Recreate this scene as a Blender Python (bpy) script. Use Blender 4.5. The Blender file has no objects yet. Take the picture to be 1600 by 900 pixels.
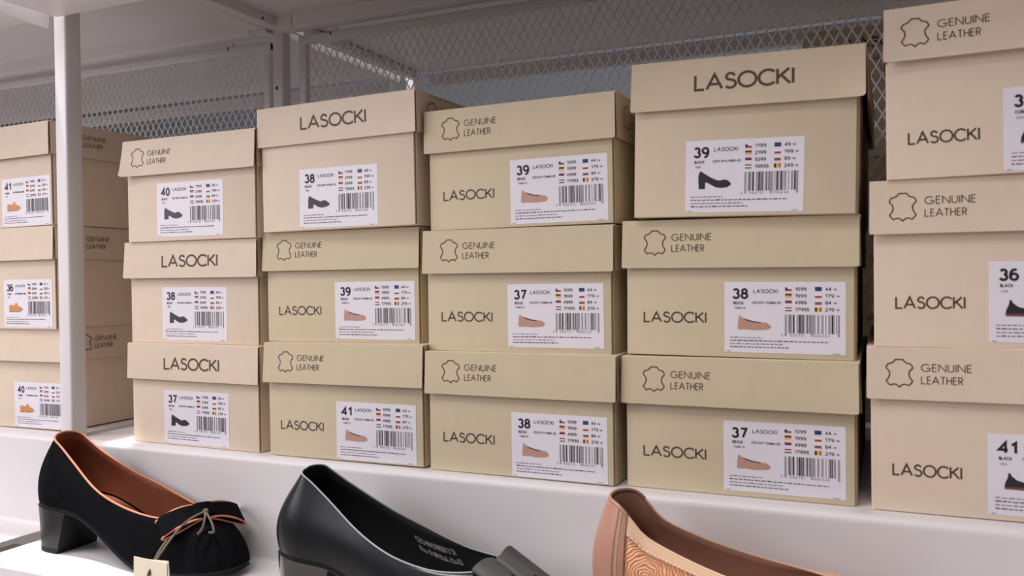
import bpy, math, random
from mathutils import Matrix, Vector

# ------------------------------------------------------------------ camera, world, lights, exposure
C = bpy.context.scene
COL = C.collection
PI = math.pi
CAM = (0.77392, -0.69206, 0.17818, 0.42231, 0.01297, -0.01117, 1329.9)
cx, cy, cz, yaw, pit, rol, foc = CAM
fw = Vector((-math.sin(yaw)*math.cos(pit), math.cos(yaw)*math.cos(pit), -math.sin(pit)))
rt = Vector((math.cos(yaw), math.sin(yaw), 0.0)); up = rt.cross(fw)
r2 = rt*math.cos(rol) + up*math.sin(rol); u2 = -rt*math.sin(rol) + up*math.cos(rol)
camd = bpy.data.cameras.new('camera'); cam = bpy.data.objects.new('camera', camd); COL.objects.link(cam)
M = Matrix((r2, u2, -fw)).transposed().to_4x4(); M.translation = Vector((cx, cy, cz)); cam.matrix_world = M
camd.sensor_width = 36.0; camd.lens = foc/1600.0*36.0; camd.clip_start = 0.01
camd.dof.use_dof = True; camd.dof.focus_distance = 0.95; camd.dof.aperture_fstop = 11.0
C.camera = cam

W = bpy.data.worlds.new('shop_ambience'); C.world = W; W.use_nodes = True
W.node_tree.nodes['Background'].inputs[0].default_value = (0.92, 0.93, 1.0, 1)
W.node_tree.nodes['Background'].inputs[1].default_value = 0.10

def area(name, loc, target, sx, sy, power, col=(1, 1, 1)):
    d = bpy.data.lights.new(name, 'AREA'); d.shape = 'RECTANGLE'; d.size = sx; d.size_y = sy; d.energy = power; d.color = col
    o = bpy.data.objects.new(name, d); COL.objects.link(o); o.location = loc
    o.rotation_euler = (Vector(target) - Vector(loc)).to_track_quat('-Z', 'Y').to_euler(); return o
area('shop_window_light', (-1.60, -1.70, 1.00), (0.05, 0.0, 0.10), 1.7, 1.4, 41, (0.98, 0.95, 1.0))
area('ceiling_panel_light', (-0.4, -1.7, 2.8), (-0.4, -1.7, 0.0), 3.0, 1.4, 75, (1.0, 0.94, 0.88))
area('rear_aisle_fill', (0.5, 1.9, 2.5), (0.5, 1.9, 0.0), 3.0, 0.8, 14, (1.0, 0.96, 0.92))  # added unseen fill, brightens the rack behind the mesh
area('ceiling_spot_light', (-0.55, -0.40, 2.9), (0.1, -0.08, -0.1), 0.10, 0.10, 105, (1.0, 0.97, 0.94))
C.view_settings.view_transform = 'Standard'; C.view_settings.look = 'None'
C.view_settings.exposure = 0.0; C.view_settings.gamma = 1.0; C.view_settings.use_curve_mapping = False

# ------------------------------------------------------------------ materials
def srgb(r, g, b):
    f = lambda c: (c/255/12.92) if c/255 <= 0.04045 else ((c/255 + 0.055)/1.055)**2.4
    return (f(r), f(g), f(b), 1.0)
def mat(name, col, rough=0.5, metal=0.0, noise=0.0, nscale=200.0, bump=0.0, bscale=400.0, spec=0.5, coat=0.0, sheen=0.0, bdist=0.0004):
    m = bpy.data.materials.new(name); m.use_nodes = True; nt = m.node_tree; b = nt.nodes['Principled BSDF']
    b.inputs['Base Color'].default_value = col; b.inputs['Roughness'].default_value = rough; b.inputs['Metallic'].default_value = metal
    b.inputs['Specular IOR Level'].default_value = spec; b.inputs['Coat Weight'].default_value = coat
    if sheen: b.inputs['Sheen Weight'].default_value = sheen
    tc = nt.nodes.new('ShaderNodeTexCoord')
    if noise:
        n = nt.nodes.new('ShaderNodeTexNoise'); n.inputs['Scale'].default_value = nscale; n.inputs['Detail'].default_value = 4
        nt.links.new(tc.outputs['Object'], n.inputs['Vector'])
        r = nt.nodes.new('ShaderNodeMapRange'); r.inputs['To Min'].default_value = 1 - noise; r.inputs['To Max'].default_value = 1 + noise
        nt.links.new(n.outputs['Fac'], r.inputs['Value'])
        mx = nt.nodes.new('ShaderNodeVectorMath'); mx.operation = 'SCALE'; mx.inputs[0].default_value = col[:3]
        nt.links.new(r.outputs['Result'], mx.inputs['Scale']); nt.links.new(mx.outputs['Vector'], b.inputs['Base Color'])
    if bump:
        n2 = nt.nodes.new('ShaderNodeTexNoise'); n2.inputs['Scale'].default_value = bscale; n2.inputs['Detail'].default_value = 3
        nt.links.new(tc.outputs['Object'], n2.inputs['Vector'])
        bp = nt.nodes.new('ShaderNodeBump'); bp.inputs['Strength'].default_value = bump; bp.inputs['Distance'].default_value = bdist
        nt.links.new(n2.outputs['Fac'], bp.inputs['Height']); nt.links.new(bp.outputs['Normal'], b.inputs['Normal'])
    return m
def paper(name, col):
    """cardboard wrapped in linen-embossed paper: two crossed sets of fine uneven ribs plus mottling"""
    m = mat(name, col, rough=0.58, noise=0.05, nscale=60, spec=0.35); nt = m.node_tree; b = nt.nodes['Principled BSDF']
    tc = nt.nodes.new('ShaderNodeTexCoord'); hs = []
    for sc in ((1500, 1500, 60), (60, 60, 1500)):
        mp = nt.nodes.new('ShaderNodeMapping'); mp.inputs['Scale'].default_value = sc
        n = nt.nodes.new('ShaderNodeTexNoise'); n.inputs['Scale'].default_value = 1.0; n.inputs['Detail'].default_value = 1
        nt.links.new(tc.outputs['Object'], mp.inputs['Vector']); nt.links.new(mp.outputs['Vector'], n.inputs['Vector']); hs.append(n)
    ad = nt.nodes.new('ShaderNodeMath'); nt.links.new(hs[0].outputs['Fac'], ad.inputs[0]); nt.links.new(hs[1].outputs['Fac'], ad.inputs[1])
    bp = nt.nodes.new('ShaderNodeBump'); bp.inputs['Strength'].default_value = 0.28; bp.inputs['Distance'].default_value = 0.0003
    nt.links.new(ad.outputs[0], bp.inputs['Height']); nt.links.new(bp.outputs['Normal'], b.inputs['Normal'])
    return m
PAPER_PINK = paper('pinkish_beige_paper', srgb(222, 203, 184))
PAPER_OLIVE = paper('olive_beige_paper', srgb(207, 191, 163))
PAPER_SAND = paper('sand_beige_paper', srgb(210, 192, 168))
BOARD = mat('raw_board_edge', srgb(150, 115, 85), rough=0.8, noise=0.1, nscale=300)
INK = mat('brown_print_ink', srgb(78, 60, 50), rough=0.6)
LABEL = mat('white_label_paper', srgb(232, 226, 236), rough=0.45, noise=0.015, nscale=90)
BLACKINK = mat('black_label_ink', srgb(32, 28, 34), rough=0.6)
GREYINK = mat('grey_label_ink', srgb(120, 112, 120), rough=0.6)
FINEINK = mat('fine_print_ink', srgb(95, 88, 96), rough=0.6)
FL = {k: mat('flag_'+k, v, rough=0.5) for k, v in dict(red=srgb(180, 50, 60), blue=srgb(45, 55, 110), white=srgb(240, 236, 240), black=srgb(35, 30, 30), yellow=srgb(235, 190, 80), green=srgb(70, 120, 80), orange=srgb(215, 90, 45)).items()}
PIC_BLACK = mat('picture_black_shoe', srgb(42, 38, 46), rough=0.5, noise=0.25, nscale=120)
PIC_NAVY = mat('picture_navy_shoe', srgb(48, 50, 70), rough=0.5, noise=0.2, nscale=120)
PIC_ROSE = mat('picture_rose_shoe', srgb(192, 148, 134), rough=0.5, noise=0.12, nscale=160)
PIC_DARK = mat('picture_shoe_opening', srgb(95, 70, 66), rough=0.5)
PIC_TAN = mat('picture_tan_shoe', srgb(205, 140, 85), rough=0.5, noise=0.15, nscale=160)
PIC_SOLE = mat('picture_brown_sole', srgb(125, 75, 60), rough=0.5)
METAL = mat('white_painted_steel', srgb(226, 221, 224), rough=0.42, noise=0.02, nscale=14, bump=0.06, bscale=300)
METAL_WIRE = mat('white_painted_mesh', srgb(238, 234, 234), rough=0.5)
HOLE = mat('dark_screw_hole', srgb(35, 32, 32), rough=0.6)
SUEDE = mat('black_suede', srgb(15, 15, 18), rough=0.95, noise=0.45, nscale=90, bump=0.35, bscale=1500, spec=0.06)
HEELBLK = mat('black_stacked_heel', srgb(18, 18, 21), rough=0.36, noise=0.12, nscale=60, spec=0.35)
RUBBER = mat('black_rubber_sole', srgb(20, 20, 22), rough=0.6, spec=0.25)
LINBROWN = mat('brown_leather_lining', srgb(142, 82, 62), rough=0.5, noise=0.12, nscale=70, bump=0.1, bscale=900)
BIND = mat('orange_leather_binding', srgb(214, 136, 104), rough=0.45, noise=0.06, nscale=200)
CORD = mat('taupe_waxed_cord', srgb(104, 92, 80), rough=0.8, bump=0.4, bscale=2500)
TAG = mat('cream_card_tag', srgb(240, 228, 208), rough=0.6)
LEATHER = mat('black_smooth_leather', srgb(20, 22, 26), rough=0.33, noise=0.1, nscale=80, bump=0.12, bscale=700, spec=0.28)
PATENT = mat('black_patent_heel', srgb(14, 14, 16), rough=0.06, spec=0.7, coat=0.6)
LINBLK = mat('black_leather_lining', srgb(24, 25, 28), rough=0.6, bump=0.08, bscale=900)
SATIN = mat('charcoal_ribbon', srgb(62, 60, 62), rough=0.6, bump=0.2, bscale=1800)
SILVER = mat('silver_stamp_ink', srgb(190, 188, 190), rough=0.5)
ROSE = mat('rose_beige_leather', srgb(156, 114, 98), rough=0.42, noise=0.05, nscale=70, bump=0.08, bscale=900)
ROSELIN = mat('rose_brown_lining', srgb(150, 108, 92), rough=0.55, noise=0.07, nscale=60)
CREAM = mat('cream_leather_collar', srgb(214, 178, 150), rough=0.45, noise=0.04, nscale=80)
STITCH = mat('cream_thread', srgb(206, 172, 146), rough=0.8)
STITCHD = mat('dark_rose_thread', srgb(132, 92, 78), rough=0.8)
FARWALL = mat('blue_grey_paint', srgb(98, 104, 112), rough=0.8, noise=0.03, nscale=4)
FLOOR = mat('grey_floor_tile', srgb(196, 188, 182), rough=0.45, noise=0.05, nscale=5)
def wave_leather():
    m = mat('wavy_embossed_leather', srgb(222, 150, 108), rough=0.4); nt = m.node_tree; b = nt.nodes['Principled BSDF']
    tc = nt.nodes.new('ShaderNodeTexCoord')
    w = nt.nodes.new('ShaderNodeTexWave'); w.wave_type = 'RINGS'; w.rings_direction = 'SPHERICAL'
    w.inputs['Scale'].default_value = 135; w.inputs['Distortion'].default_value = 6.5; w.inputs['Detail'].default_value = 0.5; w.inputs['Detail Scale'].default_value = 1.3
    mp = nt.nodes.new('ShaderNodeMapping'); mp.inputs['Location'].default_value = (-0.045, 0.03, -0.045)
    nt.links.new(tc.outputs['Object'], mp.inputs['Vector']); nt.links.new(mp.outputs['Vector'], w.inputs['Vector'])
    cr = nt.nodes.new('ShaderNodeValToRGB'); cr.color_ramp.elements[0].color = srgb(196, 118, 78); cr.color_ramp.elements[1].color = srgb(238, 184, 146)
    cr.color_ramp.elements[0].position = 0.2; cr.color_ramp.elements[1].position = 0.65
    nt.links.new(w.outputs['Fac'], cr.inputs['Fac']); nt.links.new(cr.outputs['Color'], b.inputs['Base Color'])
    bp = nt.nodes.new('ShaderNodeBump'); bp.inputs['Strength'].default_value = 0.6; bp.inputs['Distance'].default_value = 0.0006
    nt.links.new(w.outputs['Fac'], bp.inputs['Height']); nt.links.new(bp.outputs['Normal'], b.inputs['Normal'])
    return m
WAVE = wave_leather()

# ------------------------------------------------------------------ mesh helpers
class MB:
    def __init__(s): s.v = []; s.f = []; s.m = []; s.mats = []; s.sm = []
    def mi(s, m):
        if m not in s.mats: s.mats.append(m)
        return s.mats.index(m)
    def add(s, vs, fs, m, smooth=False):
        o = len(s.v); s.v += [tuple(p) for p in vs]; k = s.mi(m)
        for f in fs: s.f.append([i + o for i in f]); s.m.append(k); s.sm.append(smooth)
    def box(s, x0, x1, y0, y1, z0, z1, m):
        s.add([(x0,y0,z0),(x1,y0,z0),(x1,y1,z0),(x0,y1,z0),(x0,y0,z1),(x1,y0,z1),(x1,y1,z1),(x0,y1,z1)],
              [(0,3,2,1),(4,5,6,7),(0,1,5,4),(1,2,6,5),(2,3,7,6),(3,0,4,7)], m)
    def rbox(s, x0, x1, y0, y1, z0, z1, m, r=0.001, axis='z', n=3):
        """box whose four edges along one axis are rounded"""
        if axis == 'z': a0,a1,b0,b1,c0,c1 = x0,x1,y0,y1,z0,z1; T = lambda a,b,c: (a,b,c)
        elif axis == 'x': a0,a1,b0,b1,c0,c1 = y0,y1,z0,z1,x0,x1; T = lambda a,b,c: (c,a,b)
        else: a0,a1,b0,b1,c0,c1 = z0,z1,x0,x1,y0,y1; T = lambda a,b,c: (b,c,a)
        ring = []
        for (pa, pb, st) in ((a1-r,b1-r,0),(a0+r,b1-r,1),(a0+r,b0+r,2),(a1-r,b0+r,3)):
            for k in range(n+1):
                t = (st + k/n)*PI/2; ring.append((pa + r*math.cos(t), pb + r*math.sin(t)))
        s.prism(ring, lambda a,b,c: T(a,b,c), c0, c1, m, True)
    def prism(s, ring, T, c0, c1, m, smooth=False):
        n = len(ring); vs = [T(a,b,c0) for a,b in ring] + [T(a,b,c1) for a,b in ring]
        s.add(vs, [(i,(i+1)%n,n+(i+1)%n,n+i) for i in range(n)], m, smooth)
        s.add(vs, [tuple(range(n))[::-1], tuple(range(n,2*n))], m)
    def grid(s, rows, m, smooth=True, closed=False):
        n = len(rows[0]); vs = [p for r in rows for p in r]; fs = []
        for i in range(len(rows)-1):
            for j in range(n if closed else n-1):
                k = (j+1) % n; fs.append((i*n+j, i*n+k, (i+1)*n+k, (i+1)*n+j))
        s.add(vs, fs, m, smooth)
    def tube(s, pts, r, m, n=8, closed=False, flat=1.0):
        pts = [Vector(p) for p in pts]; N = len(pts); rows = []
        ref = None
        for i, p in enumerate(pts):
            a = pts[(i-1) % N] if closed or i > 0 else p; b = pts[(i+1) % N] if closed or i < N-1 else p
            t = (b - a).normalized()
            if ref is None: ref = t.orthogonal().normalized()
            ref = (ref - t*ref.dot(t)).normalized(); bi = t.cross(ref)
            rows.append([p + ref*(r*math.cos(2*PI*k/n)) + bi*(r*flat*math.sin(2*PI*k/n)) for k in range(n)])
        if closed: rows.append(rows[0])
        s.grid(rows, m, True, True)
        if not closed: s.add(rows[0], [tuple(range(n))[::-1]], m); s.add(rows[-1], [tuple(range(n))], m)
    def build(s, name, parent=None):
        me = bpy.data.meshes.new(name); me.from_pydata(s.v, [], s.f)
        for m in s.mats: me.materials.append(m)
        me.polygons.foreach_set('material_index', s.m); me.polygons.foreach_set('use_smooth', s.sm); me.update()
        o = bpy.data.objects.new(name, me); COL.objects.link(o)
        if parent: o.parent = parent
        return o
def tag(o, label, cat, group=None):
    o['label'] = label; o['category'] = cat
    if group: o['group'] = group
    return o
def empty(name, loc=(0,0,0), rot=(0,0,0)):
    o = bpy.data.objects.new(name, None); COL.objects.link(o); o.location = loc; o.rotation_euler = rot; o.empty_display_size = 0.02
    return o
def structure(o): o['kind'] = 'structure'; return o
def smoothstep(t): t = max(0, min(1, t)); return t*t*(3-2*t)
def lerp(a, b, t): return a + (b-a)*t
def interp(pts, x):
    """smooth (Catmull-Rom style, monotone in x) interpolation through (x, y) pairs"""
    if x <= pts[0][0]: return pts[0][1]
    if x >= pts[-1][0]: return pts[-1][1]
    for i in range(len(pts)-1):
        x0, y0 = pts[i]; x1, y1 = pts[i+1]
        if x0 <= x <= x1:
            h = x1-x0; t = (x-x0)/h
            m0 = (y1-pts[i-1][1])/(x1-pts[i-1][0]) if i > 0 else (y1-y0)/h
            m1 = (pts[i+2][1]-y0)/(pts[i+2][0]-x0) if i+2 < len(pts) else (y1-y0)/h
            return (2*t**3-3*t*t+1)*y0 + (t**3-2*t*t+t)*h*m0 + (-2*t**3+3*t*t)*y1 + (t**3-t*t)*h*m1

# ------------------------------------------------------------------ lettering: a small geometric stroke alphabet (cap height 1)
def arc(cx, cy, rx, ry, a0, a1, n=14): return [(cx + rx*math.cos(math.radians(lerp(a0,a1,k/n))), cy + ry*math.sin(math.radians(lerp(a0,a1,k/n)))) for k in range(n+1)]
S_ = [(.50,.82)] + arc(.28,.755,.21,.245,35,180,8) + arc(.28,.755,.21,.20,180,235,4)[1:] + arc(.29,.27,.26,.27,60,-90,10) + arc(.29,.27,.26,.27,-90,-150,5)[1:]
G = {
 'L': (.53, [[(0,1),(0,0),(.53,0)]]), 'A': (.90, [[(0,0),(.45,1),(.90,0)],[(.16,.33),(.74,.33)]]), 'S': (.64, [[(a*1.15, b) for a, b in S_]]),
 'O': (1.0, [arc(.5,.5,.5,.5,0,360,32)]), 'C': (.88, [arc(.5,.5,.5,.5,42,318,24)]), 'K': (.70, [[(0,0),(0,1)],[(.64,1),(.02,.42)],[(.20,.58),(.70,0)]]),
 'I': (.0, [[(0,0),(0,1)]]), 'G': (.98, [arc(.5,.5,.5,.5,45,350,24),[(.98,.45),(.55,.45)]]), 'E': (.45, [[(.45,1),(0,1),(0,0),(.45,0)],[(0,.53),(.42,.53)]]),
 'N': (.76, [[(0,0),(0,1),(.76,0),(.76,1)]]), 'U': (.58, [[(0,1),(0,.29)] + arc(.29,.29,.29,.29,180,360,12)[1:] + [(.58,1)]]), 'T': (.56, [[(0,1),(.56,1)],[(.28,1),(.28,0)]]),
 'H': (.62, [[(0,0),(0,1)],[(.62,0),(.62,1)],[(0,.53),(.62,.53)]]), 'R': (.52, [[(0,0),(0,1),(.24,1)] + arc(.24,.74,.26,.26,90,-90,10)[1:] + [(0,.48)],[(.22,.48),(.52,0)]]),
 'B': (.54, [[(0,0),(0,1),(.25,1)] + arc(.25,.77,.23,.23,90,-90,9)[1:] + [(0,.54)],[(.25,.54)] + arc(.27,.27,.27,.27,90,-90,10)[1:] + [(0,0)]]),
 'D': (.72, [[(0,0),(0,1),(.24,1)] + arc(.24,.5,.48,.5,90,-90,16)[1:] + [(0,0)]]), 'M': (.86, [[(0,0),(.10,1),(.43,.12),(.76,1),(.86,0)]]), 'P': (.5, [[(0,0),(0,1),(.24,1)] + arc(.24,.73,.26,.27,90,-90,10)[1:] + [(0,.46)]]),
 'W': (1.1, [[(0,1),(.28,0),(.55,1),(.82,0),(1.1,1)]]), 'Y': (.66, [[(0,1),(.33,.48),(.66,1)],[(.33,.48),(.33,0)]]), 'V': (.72, [[(0,1),(.36,0),(.72,1)]]), 'X': (.6, [[(0,0),(.6,1)],[(0,1),(.6,0)]]),
 '-': (.26, [[(0,.42),(.26,.42)]]), '.': (.0, [[(0,0),(0,.05)]]), ' ': (.25, []),
 '0': (.52, [arc(.26,.5,.26,.5,0,360,24)]), '1': (.30, [[(0,.76),(.26,1),(.26,0)]]), '2': (.52, [arc(.26,.73,.25,.27,170,-30,10) + [(0,0),(.52,0)]]),
 '3': (.52, [arc(.25,.76,.22,.24,160,-80,10),arc(.25,.27,.26,.27,80,-165,12)]), '4': (.56, [[(.42,0),(.42,1),(0,.30),(.56,.30)]]), '5': (.52, [[(.47,1),(.10,1),(.05,.50)] + arc(.25,.32,.26,.32,130,-160,13)]),
 '6': (.54, [arc(.27,.30,.27,.30,0,360,18),[(.44,.92)] + arc(.30,.46,.30,.54,75,180,8) + [(0,.30)]]), '7': (.50, [[(0,1),(.50,1),(.17,0)]]),
 '8': (.52, [arc(.26,.77,.21,.23,0,360,16),arc(.26,.27,.26,.27,0,360,18)]), '9': (.54, [arc(.27,.70,.27,.30,0,360,18),[(.54,.70)] + arc(.24,.54,.30,.54,0,-105,8)]),
}
def stroke(mb, pts, w, T, m):
    """polyline of width w in the plane, mitred, mapped to 3-D by T"""
    closed = len(pts) > 3 and abs(pts[0][0]-pts[-1][0]) < 1e-6 and abs(pts[0][1]-pts[-1][1]) < 1e-6
    P = [Vector((a,b)) for a,b in (pts[:-1] if closed else pts)]; n = len(P)
    Lf, Rt = [], []
    for i in range(n):
        a = P[(i-1) % n] if closed or i > 0 else None; b = P[(i+1) % n] if closed or i < n-1 else None
        d0 = (P[i]-a).normalized() if a is not None else None; d1 = (b-P[i]).normalized() if b is not None else None
        if d0 is None: d0 = d1
        if d1 is None: d1 = d0
        n0 = Vector((-d0.y,d0.x)); n1 = Vector((-d1.y,d1.x)); nn = n0+n1
        if nn.length < 1e-4: nn = n0
        nn.normalize(); k = min(1/max(nn.dot(n0), .35), 2.6)
        Lf.append(P[i]+nn*(w/2*k)); Rt.append(P[i]-nn*(w/2*k))
    vs = [T(p.x,p.y) for p in Lf] + [T(p.x,p.y) for p in Rt]
    mb.add(vs, [(i, n+i, n+(i+1)%n, (i+1)%n) for i in range(n if closed else n-1)], m)
def text(mb, st, x0, x1, z0, z1, T, m, wt=.12, gap=.22):
    """one line of capitals filling the rectangle x0..x1, z0..z1 exactly"""
    tot = sum(G[c][0] for c in st) + gap*(len(st)-1); h = z1-z0; w = wt*h; sx = (x1-x0-w)/tot; sz = h-w; cur = x0+w/2
    for c in st:
        for pl in G[c][1]: stroke(mb, [(cur+p[0]*sx, z0+w/2+p[1]*sz) for p in pl], w, T, m)
        cur += (G[c][0]+gap)*sx
HIDE = [(.345,1),(.645,1)] + [(.70,.93),(.78,.87),(.92,.845),(.955,.80),(1,.715),(.985,.67),(.91,.615),(.865,.53),(.865,.44),(.90,.34),(.985,.235),(.99,.20),(.86,.06),(.80,.075),(.70,.105),(.62,.09),(.555,.045),(.50,-.0)]
def emblem(mb, x0, x1, z0, z1, T, m, w=.0009):
    pts = HIDE + [(1-a, b) for a, b in HIDE[::-1]][1:]
    stroke(mb, [(lerp(x0,x1,a), lerp(z0,z1,b)) for a,b in pts], w, T, m)

# ------------------------------------------------------------------ the setting
f_ = MB(); f_.box(-4.5, 4.5, -4.5, 3.2, -1.05, -1.0, FLOOR); structure(f_.build('floor'))
w_ = MB(); w_.box(-4.5, 4.5, 3.0, 3.1, -1.0, 2.6, FARWALL); structure(w_.build('wall_back'))

# ------------------------------------------------------------------ shelving
def sheet(mb, prof, t, x0, x1, m):
    """bent sheet metal: an open (y, z) profile given thickness t and run along x"""
    P = [Vector(p) for p in prof]; n = len(P); off = []
    for i in range(n):
        d = (P[min(i+1,n-1)]-P[max(i-1,0)]).normalized(); off.append(P[i] + Vector((-d.y,d.x))*t)
    ring = P + off[::-1]; N = len(ring)
    vs = [(x0,p.x,p.y) for p in ring] + [(x1,p.x,p.y) for p in ring]
    mb.add(vs, [(i,(i+1)%N,N+(i+1)%N,N+i) for i in range(N)], m)
    q = [(i, i+1, N-2-i, N-1-i) for i in range(n-1)]
    mb.add(vs, [f[::-1] for f in q] + [tuple(N+j for j in f) for f in q], m)
def shelf(name, z, x0, x1, lx0, lx1, label, side_flange=None, brackets=(), ledge=None):
    """deck with a front step (riser) down to the shoe ledge, hollow rims below"""
    root = empty(name, (0,0,z)); tag(root, label, 'shelf', 'shelf decks of the shoe racks')
    d = MB(); d.box(x0, x1, -0.008, 0.345, -0.0235, -0.0015, METAL)
    sheet(d, [(0.345,0.0)] + [(-0.0115-0.0065*math.sin(a*PI/12), -0.0065+0.0065*math.cos(a*PI/12)) for a in range(7)] + [(-0.018,-0.024)], 0.0013, x0, x1, METAL)
    d.build('deck', root)
    r = MB(); sheet(r, [(-0.018,-0.024),(-0.018,-0.0995)] + [(-0.0235+0.0055*math.cos(a*PI/12), -0.0995-0.0055*math.sin(a*PI/12)) for a in range(7)] , 0.0013, lx0, lx1, METAL)
    r.build('riser', root)
    lroot = empty('shoe_ledge', (0,0,z)); tag(lroot, ledge, 'shoe ledge', 'shoe ledges in front of the shelves')
    l = MB()
    if z == 0.0: sheet(l, [(-0.0225,-0.105),(-0.1265,-0.105)] + [(-0.1265-0.0025*math.sin(a*PI/12), -0.1075+0.0025*math.cos(a*PI/12)) for a in range(1,7)] + [(-0.129,-0.1235),(-0.122,-0.1235)], 0.0013, lx0, lx1, METAL)
    else: l.rbox(lx0, lx1, -0.129, -0.0225, -0.124, -0.105, METAL, 0.0015, 'x')
    l.build('ledge_board', lroot)
    if side_flange:
        s = MB(); xa, xb = side_flange
        s.add([(xa,-0.125,-0.124),(xa,-0.012,-0.130),(xa,-0.010,-0.108),(xa,-0.125,-0.120),(xb,-0.125,-0.124),(xb,-0.012,-0.130),(xb,-0.010,-0.108),(xb,-0.125,-0.120)],
              [(0,1,2,3),(7,6,5,4),(0,4,5,1),(1,5,6,2),(2,6,7,3),(3,7,4,0)], METAL); s.build('end_flange', lroot)
    b = MB(); b.rbox(x0+0.03, x1-0.03, 0.345, 0.372, -0.043, -0.0005, METAL, 0.002, 'x'); b.build('rear_beam', root)
    for (bx0, bx1, hx) in brackets:
        sb = MB(); sb.rbox(bx0, bx1, 0.006, 0.344 if bx0 < -0.14 else 0.359, -0.0385, -0.0236 if bx0 < -0.14 else -0.004, METAL, 0.0015, 'y')
        for hy in (0.315, 0.03):
            ring = [(hy+0.0022*math.cos(k*PI/6), -0.0335+0.0022*math.sin(k*PI/6)) for k in range(12)]
            sb.prism(ring, lambda a,b_,c: (c,a,b_), hx, hx+0.0004, HOLE)
        sb.build('side_beam', root)
    for (bx0, bx1) in ((x0, x0+0.0285), (x1-0.0285, x1)):
        k = MB(); k.rbox(bx0, bx1, 0.345, 0.372, -0.043, -0.0005, METAL, 0.002, 'x'); k.build('corner_bracket', root)
    return root
RB, LB = (-0.0795, 1.25), (-1.30, -0.1005)
RL, LL = (-0.084, 1.255), (-1.30, -0.116)
shelf('shelf', 0.0, *RB, *RL, 'white metal shelf holding the main rows of boxes, right of the white post', None, ((-0.0995,-0.0795,-0.0795),), 'white ledge carrying the three women\'s shoes')
shelf('shelf', 0.0, *LB, *LL, 'white metal shelf holding the boxes left of the white post', None, ((-0.145,-0.1005,-0.1005),), 'white ledge at the left edge, beyond the gap beside the suede pump')
shelf('shelf', 0.6, *RB, *RL, 'white metal shelf seen from below above the main rows of boxes', None, ((-0.0995,-0.0795,-0.0795),), 'white ledge seen from below above the front post')
shelf('shelf', 0.6, *LB, *LL, 'white metal shelf seen from below at the top left corner', (-0.1159,-0.113), ((-0.145,-0.1005,-0.1005),), 'white ledge with a bright end flange at the top left corner')
shelf('shelf', -0.40, *LB, *LL, 'lowest white metal shelf, dimly seen through the gap at the bottom left', None, (), 'lowest white ledge at the bottom left')

def post(y0, y1, label, group=None):
    p = MB(); p.rbox(-0.1, -0.08, y0, y1, -1.0, 1.3, METAL, 0.003, 'z', 4)
    if y0 > 0.3:
        for hz in (0.47, 0.43): p.box(-0.094, -0.090, y0-0.0003, y0, hz, hz+0.006, HOLE)
    return tag(p.build('upright_post'), label, 'post')
post(-0.0165, 0.0045, 'white square steel post in front of the boxes at the left')
post(0.360, 0.380, 'white square steel post at the back between the two mesh panels')

def mesh_panel(x0, x1, label, clips):
    root = empty('mesh_panel', (x0, 0.3735, 0.0)); tag(root, label, 'mesh panel', 'wire mesh back panels')
    zt, zb, wd = 0.5525, 0.004, 0.0135; w = x1-x0
    fr = MB()
    fr.rbox(0, w, 0, 0.012, zt-wd, zt, METAL, 0.0025, 'x'); fr.rbox(0, w, 0, 0.012, zb, zb+wd, METAL, 0.0025, 'x')
    fr.rbox(0, wd, 0.0004, 0.0116, zb+0.003, zt-0.003, METAL, 0.0025, 'z'); fr.rbox(w-wd, w, 0.0004, 0.0116, zb+0.003, zt-0.003, METAL, 0.0025, 'z')
    fr.build('panel_frame', root)
    ms = MB(); sw, lw = 0.0128, 0.0224; z0, z1 = zb+wd-0.004, zt-wd+0.004; nc = int((w-0.02)/sw); nr = int((z1-z0)/lw*2)+1
    t = 0.00105
    # expanded metal: vertical zig-zag strands meeting their neighbours at the knuckles
    for c in range(nc):
        for sgn in (0, 1):
            pts = []
            for r in range(nr+1):
                z = min(z1, z0 + r*lw/2)
                x = 0.010 + c*sw + (0 if (r % 2 == sgn) else sw/2) + (0 if sgn == 0 else 0)
                if sgn == 1: x = 0.010 + c*sw + sw - (0 if r % 2 == 0 else sw/2)
                else: x = 0.010 + c*sw + (0 if r % 2 == 0 else sw/2)
                pts.append((x, z, 0.0045 + (0.0012 if (r % 2) else 0)))
            vs = []
            for (x, z, y) in pts: vs += [(x-t, y, z), (x+t, y-0.0006, z), (x+t, y+0.0008, z), (x-t, y+0.0014, z)]
            fs = []
            for r in range(nr):
                a = r*4; b = a+4
                for k in range(4): fs.append((a+k, a+(k+1)%4, b+(k+1)%4, b+k))
            ms.add(vs, fs, METAL_WIRE)
    ms.build('wire_mesh', root)
    for xc in clips:
        c = MB(); c.rbox(xc-x0+0.008, xc-x0+0.012, -0.003, 0.004, zt-0.001, zt+0.003, METAL, 0.001, 'z'); c.box(xc-x0-0.0012, xc-x0+0.0008, -0.0008, 0.0002, zt-0.006, zt-0.0005, HOLE)
        c.build('clip', root)
mesh_panel(-0.0605, 1.2, 'wire mesh back panel behind the main rows of boxes', (0.0,))
mesh_panel(-1.25, -0.1165, 'wire mesh back panel left of the rear post', (-0.2,))

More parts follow.
